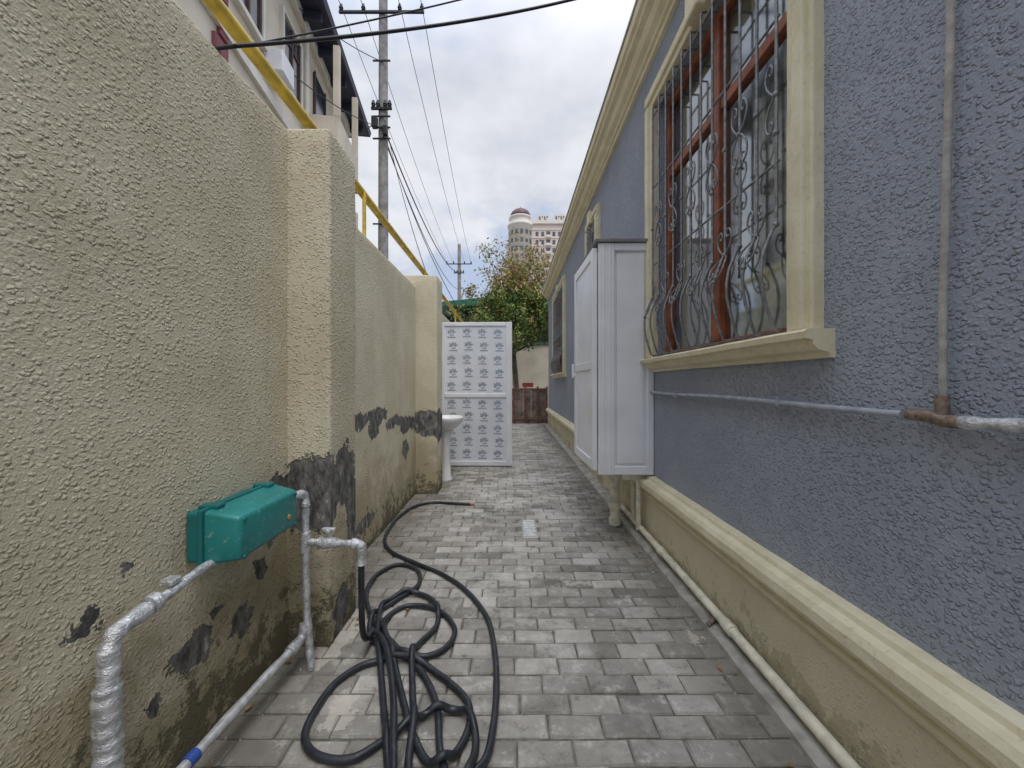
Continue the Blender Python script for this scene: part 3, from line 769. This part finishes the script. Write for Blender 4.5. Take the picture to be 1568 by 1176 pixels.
for k in range(20):
    z=1.2+k*3.0
    if z<57.5:
        for i in range(6):
            x=8.6+i*2.05
            if i%3!=2: add_box(bm,(x,by-.06,z),(x+1.05,by+.1,z+1.6))
            else:
                add_box(bm,(x-.2,by-.06,z-.1),(x+1.3,by+.1,z+1.8)); add_box(bb,(x-.4,by-.9,z-.6),(x+1.5,by-.07,z+.25))
        for i in range(2):
            x=-1.5+i*1.4
            if z<50: add_box(bm,(x,by+2.95,z),(x+.7,by+3.1,z+1.5))
        for a in range(7):
            an=math.radians(-160+a*25); M=Matrix.Translation((3.1,by+1.5,0))@Matrix.Rotation(an,4,'Z')
            add_box(bm,(4.3,-.5,z),(4.46,.5,z+1.6),0,0,M)
    add_box(bb,(4.9,by-.2,z-.75),(21.1,by-.003,z-.45))
for i in range(8): add_box(bb,(6.4+i*2.05,by-.3,60.5),(7.3+i*2.05,by+.5,61.8))
add_box(bb,(4.8,by-.6,59.6),(21.4,by+.3,60.3)); add_box(bb,(9.5,by,60.5),(13.5,by+4,63)); add_box(bb,(15.5,by,60.5),(19.5,by+4,63.2))
add_box(bb,(-2.4,by+2.8,52.6),(5,by+3.2,53.6))
for i in range(4): add_box(bm,(9.9+i*.9,by-.06,61.2),(10.4+i*.9,by+.1,62.4)); add_box(bm,(15.9+i*.9,by-.06,61.3),(16.4+i*.9,by+.1,62.5))
bm_obj('windows',bm,M_hw,R); bm_obj('ledges_and_balconies',bb,M_hr2,R)

# ---------------------------------------------------------------- far end: fence, shed, wall
F=empty('wooden_fence')
M_plank=simple('grey_brown_plank',(.24,.19,.155),.9,0,.5,6,.5,.004,40)
bm=bmesh.new(); x=-1.1
while x<1.15:
    w=random.uniform(.2,.32); add_box(bm,(x,12.75,0),(x+w-.012,12.775,1.12+random.uniform(-.06,.05)),.003); x+=w
bm_obj('planks',bm,M_plank,F)
bm=bmesh.new()
for x in(-1.05,.05,.42,.82,1.12): add_box(bm,(x,12.66,0),(x+.06,12.73,1.22),.004)
for z in(.08,1.1): add_box(bm,(-1.1,12.731,z),(1.18,12.749,z+.06),.002)
bm_obj('posts_and_rails',bm,simple('faded_red_wood',(.24,.11,.08),.8,0,.4,8),F)
box('red_crate_board',(.35,12.7,1.2),(.7,12.95,1.34),simple('red_board',(.35,.05,.04),.7),F,.01)
SH=empty('garden_shed')
box('walls',(-3.2,17.5,0),(3.4,22,3.15),simple('shed_render',(.52,.47,.38),.9,0,.15,1.5),SH)
box('upper_bay_shade',(-3.0,17.7,3.15),(3.4,21.8,4.5),M_dark,SH)  # solid dark box standing in for the shade beneath the roof
bm=bmesh.new()
for x in(-3.1,-1.9,-.7,.5,1.7,2.9): add_box(bm,(x,17.45,3.15),(x+.1,17.6,4.5))
add_box(bm,(-3.2,17.42,3.1),(3.4,17.62,3.2)); add_box(bm,(-3.2,17.42,3.75),(3.4,17.5,3.8))
bm_obj('upper_posts',bm,simple('green_post',(.05,.14,.09),.6),SH)
prism('green_roof',[(-3.6,4.75),(-3.6,4.87),(0,5.25),(3.7,4.87),(3.7,4.75)],16.9,22.4,simple('green_sheet_roof',(.03,.16,.10),.5,0,.25,3),SH)
box('background_wall',(-30,24,0),(30,24.3,2.6),simple('far_wall',(.40,.37,.31),.9,0,.2,1),None)

# ---------------------------------------------------------------- tree
def tree():
    random.seed(21)
    v=[];f=[];mi=[]
    def seg(pl,rad,ns=7):
        st=len(v)
        for i,p in enumerate(pl):
            d=(pl[min(i+1,len(pl)-1)]-pl[max(i-1,0)]).normalized()
            a=d.orthogonal().normalized(); b=d.cross(a)
            for k in range(ns):
                an=2*math.pi*k/ns; v.append(p+(a*math.cos(an)+b*math.sin(an))*rad[i])
        for i in range(len(pl)-1):
            for k in range(ns):
                f.append([st+i*ns+k,st+i*ns+(k+1)%ns,st+(i+1)*ns+(k+1)%ns,st+(i+1)*ns+k]); mi.append(0)
    tips=[]
    def grow(p,d,L,r,lev,up=0):
        n=5; pl=[p.copy()]; rd=[r]
        for i in range(n):
            d=(d+Vector((random.uniform(-.22,.22),random.uniform(-.22,.22),random.uniform(-.08,.16)+up))).normalized()
            p=p+d*L/n; pl.append(p.copy()); rd.append(max(.006,r*(1-.55*(i+1)/n)))
            if lev>=2: tips.append((p.copy(),lev))
        seg(pl,rd,7 if lev<2 else 4)
        if lev<4:
            for k in range(random.choice((2,3,3))):
                i=random.randint(2,n); ax=Vector((random.uniform(-1,1),random.uniform(-1,1),random.uniform(-.15,.7)+up*3)).normalized()
                grow(pl[i],(d*.55+ax).normalized(),L*random.uniform(.55,.75),rd[i]*.7,lev+1,up)
            if lev<3: grow(pl[-1],(d+Vector((0,0,.3))).normalized(),L*.72,rd[-1]*.9,lev+1,up)
    base=Vector((.15,14.2,0))
    pl=[base,base+Vector((.03,0,.9)),base+Vector((-.05,.05,1.9)),base+Vector((-.1,0,2.5))]
    seg(pl,[.13,.11,.10,.09],9)
    for dd in((-.75,0,.7),(.8,-.1,.6),(.1,.5,.9),(.45,.1,.9),(-.9,.2,.35),(.9,.1,.15),(.6,-.5,.1)):
        grow(pl[-1],Vector(dd).normalized(),1.2,.055,1)
    for dd in((-.22,-.1,1.3),(.12,.1,1.4),(-.5,.1,1.2),(.42,-.1,1.3)):
        grow(pl[-1],Vector(dd).normalized(),1.75,.06,1,.06)
    def leaf(c,s,m):
        a=Vector((random.gauss(0,1),random.gauss(0,1),random.gauss(0,1))).normalized(); b=a.orthogonal().normalized()
        b=(b*math.cos(random.random()*6)+a.cross(b)*math.sin(random.random()*6))
        st=len(v); v.extend([c-a*s,c+b*s*.45,c+a*s,c-b*s*.45]); f.append([st,st+1,st+2,st+3]); mi.append(m)
    for p,lev in tips:
        if random.random()<.25: continue
        hgt=p.z
        dens=.9 if hgt<4.6 else (.55 if hgt<5.4 else .42)
        n=int(random.uniform(14,44)*dens)
        cm=random.random()
        for k in range(n):
            c=p+Vector((random.gauss(0,.13),random.gauss(0,.13),random.gauss(0,.11)-.03))
            if hgt>4.6: m=random.choice((3,3,4,4,2)) if cm<.85 else 2
            elif hgt>3.8: m=random.choice((2,3,3,1)) if cm<.5 else random.choice((1,2,2))
            else: m=1 if cm<.3 else (2 if cm<.75 else random.choice((2,3,4)))
            leaf(c,random.uniform(.035,.07),m)
    ms=[simple('bark',(.17,.14,.11),.9,0,.3,10)]
    for nm,c in(('leaf_dark',(.055,.11,.03)),('leaf_green',(.16,.26,.055)),('leaf_yellow',(.46,.36,.11)),('leaf_rust',(.42,.24,.13))):
        m=bpy.data.materials.new(nm); tt=NT(m); tt.out(tt.mix(tt.noise(tt.pos(),3,1),tuple(x*.7 for x in c),tuple(x*1.3 for x in c)),.6)
        ms.append(m)
    mesh('garden_tree',v,f,ms,None,False,mi)
tree()
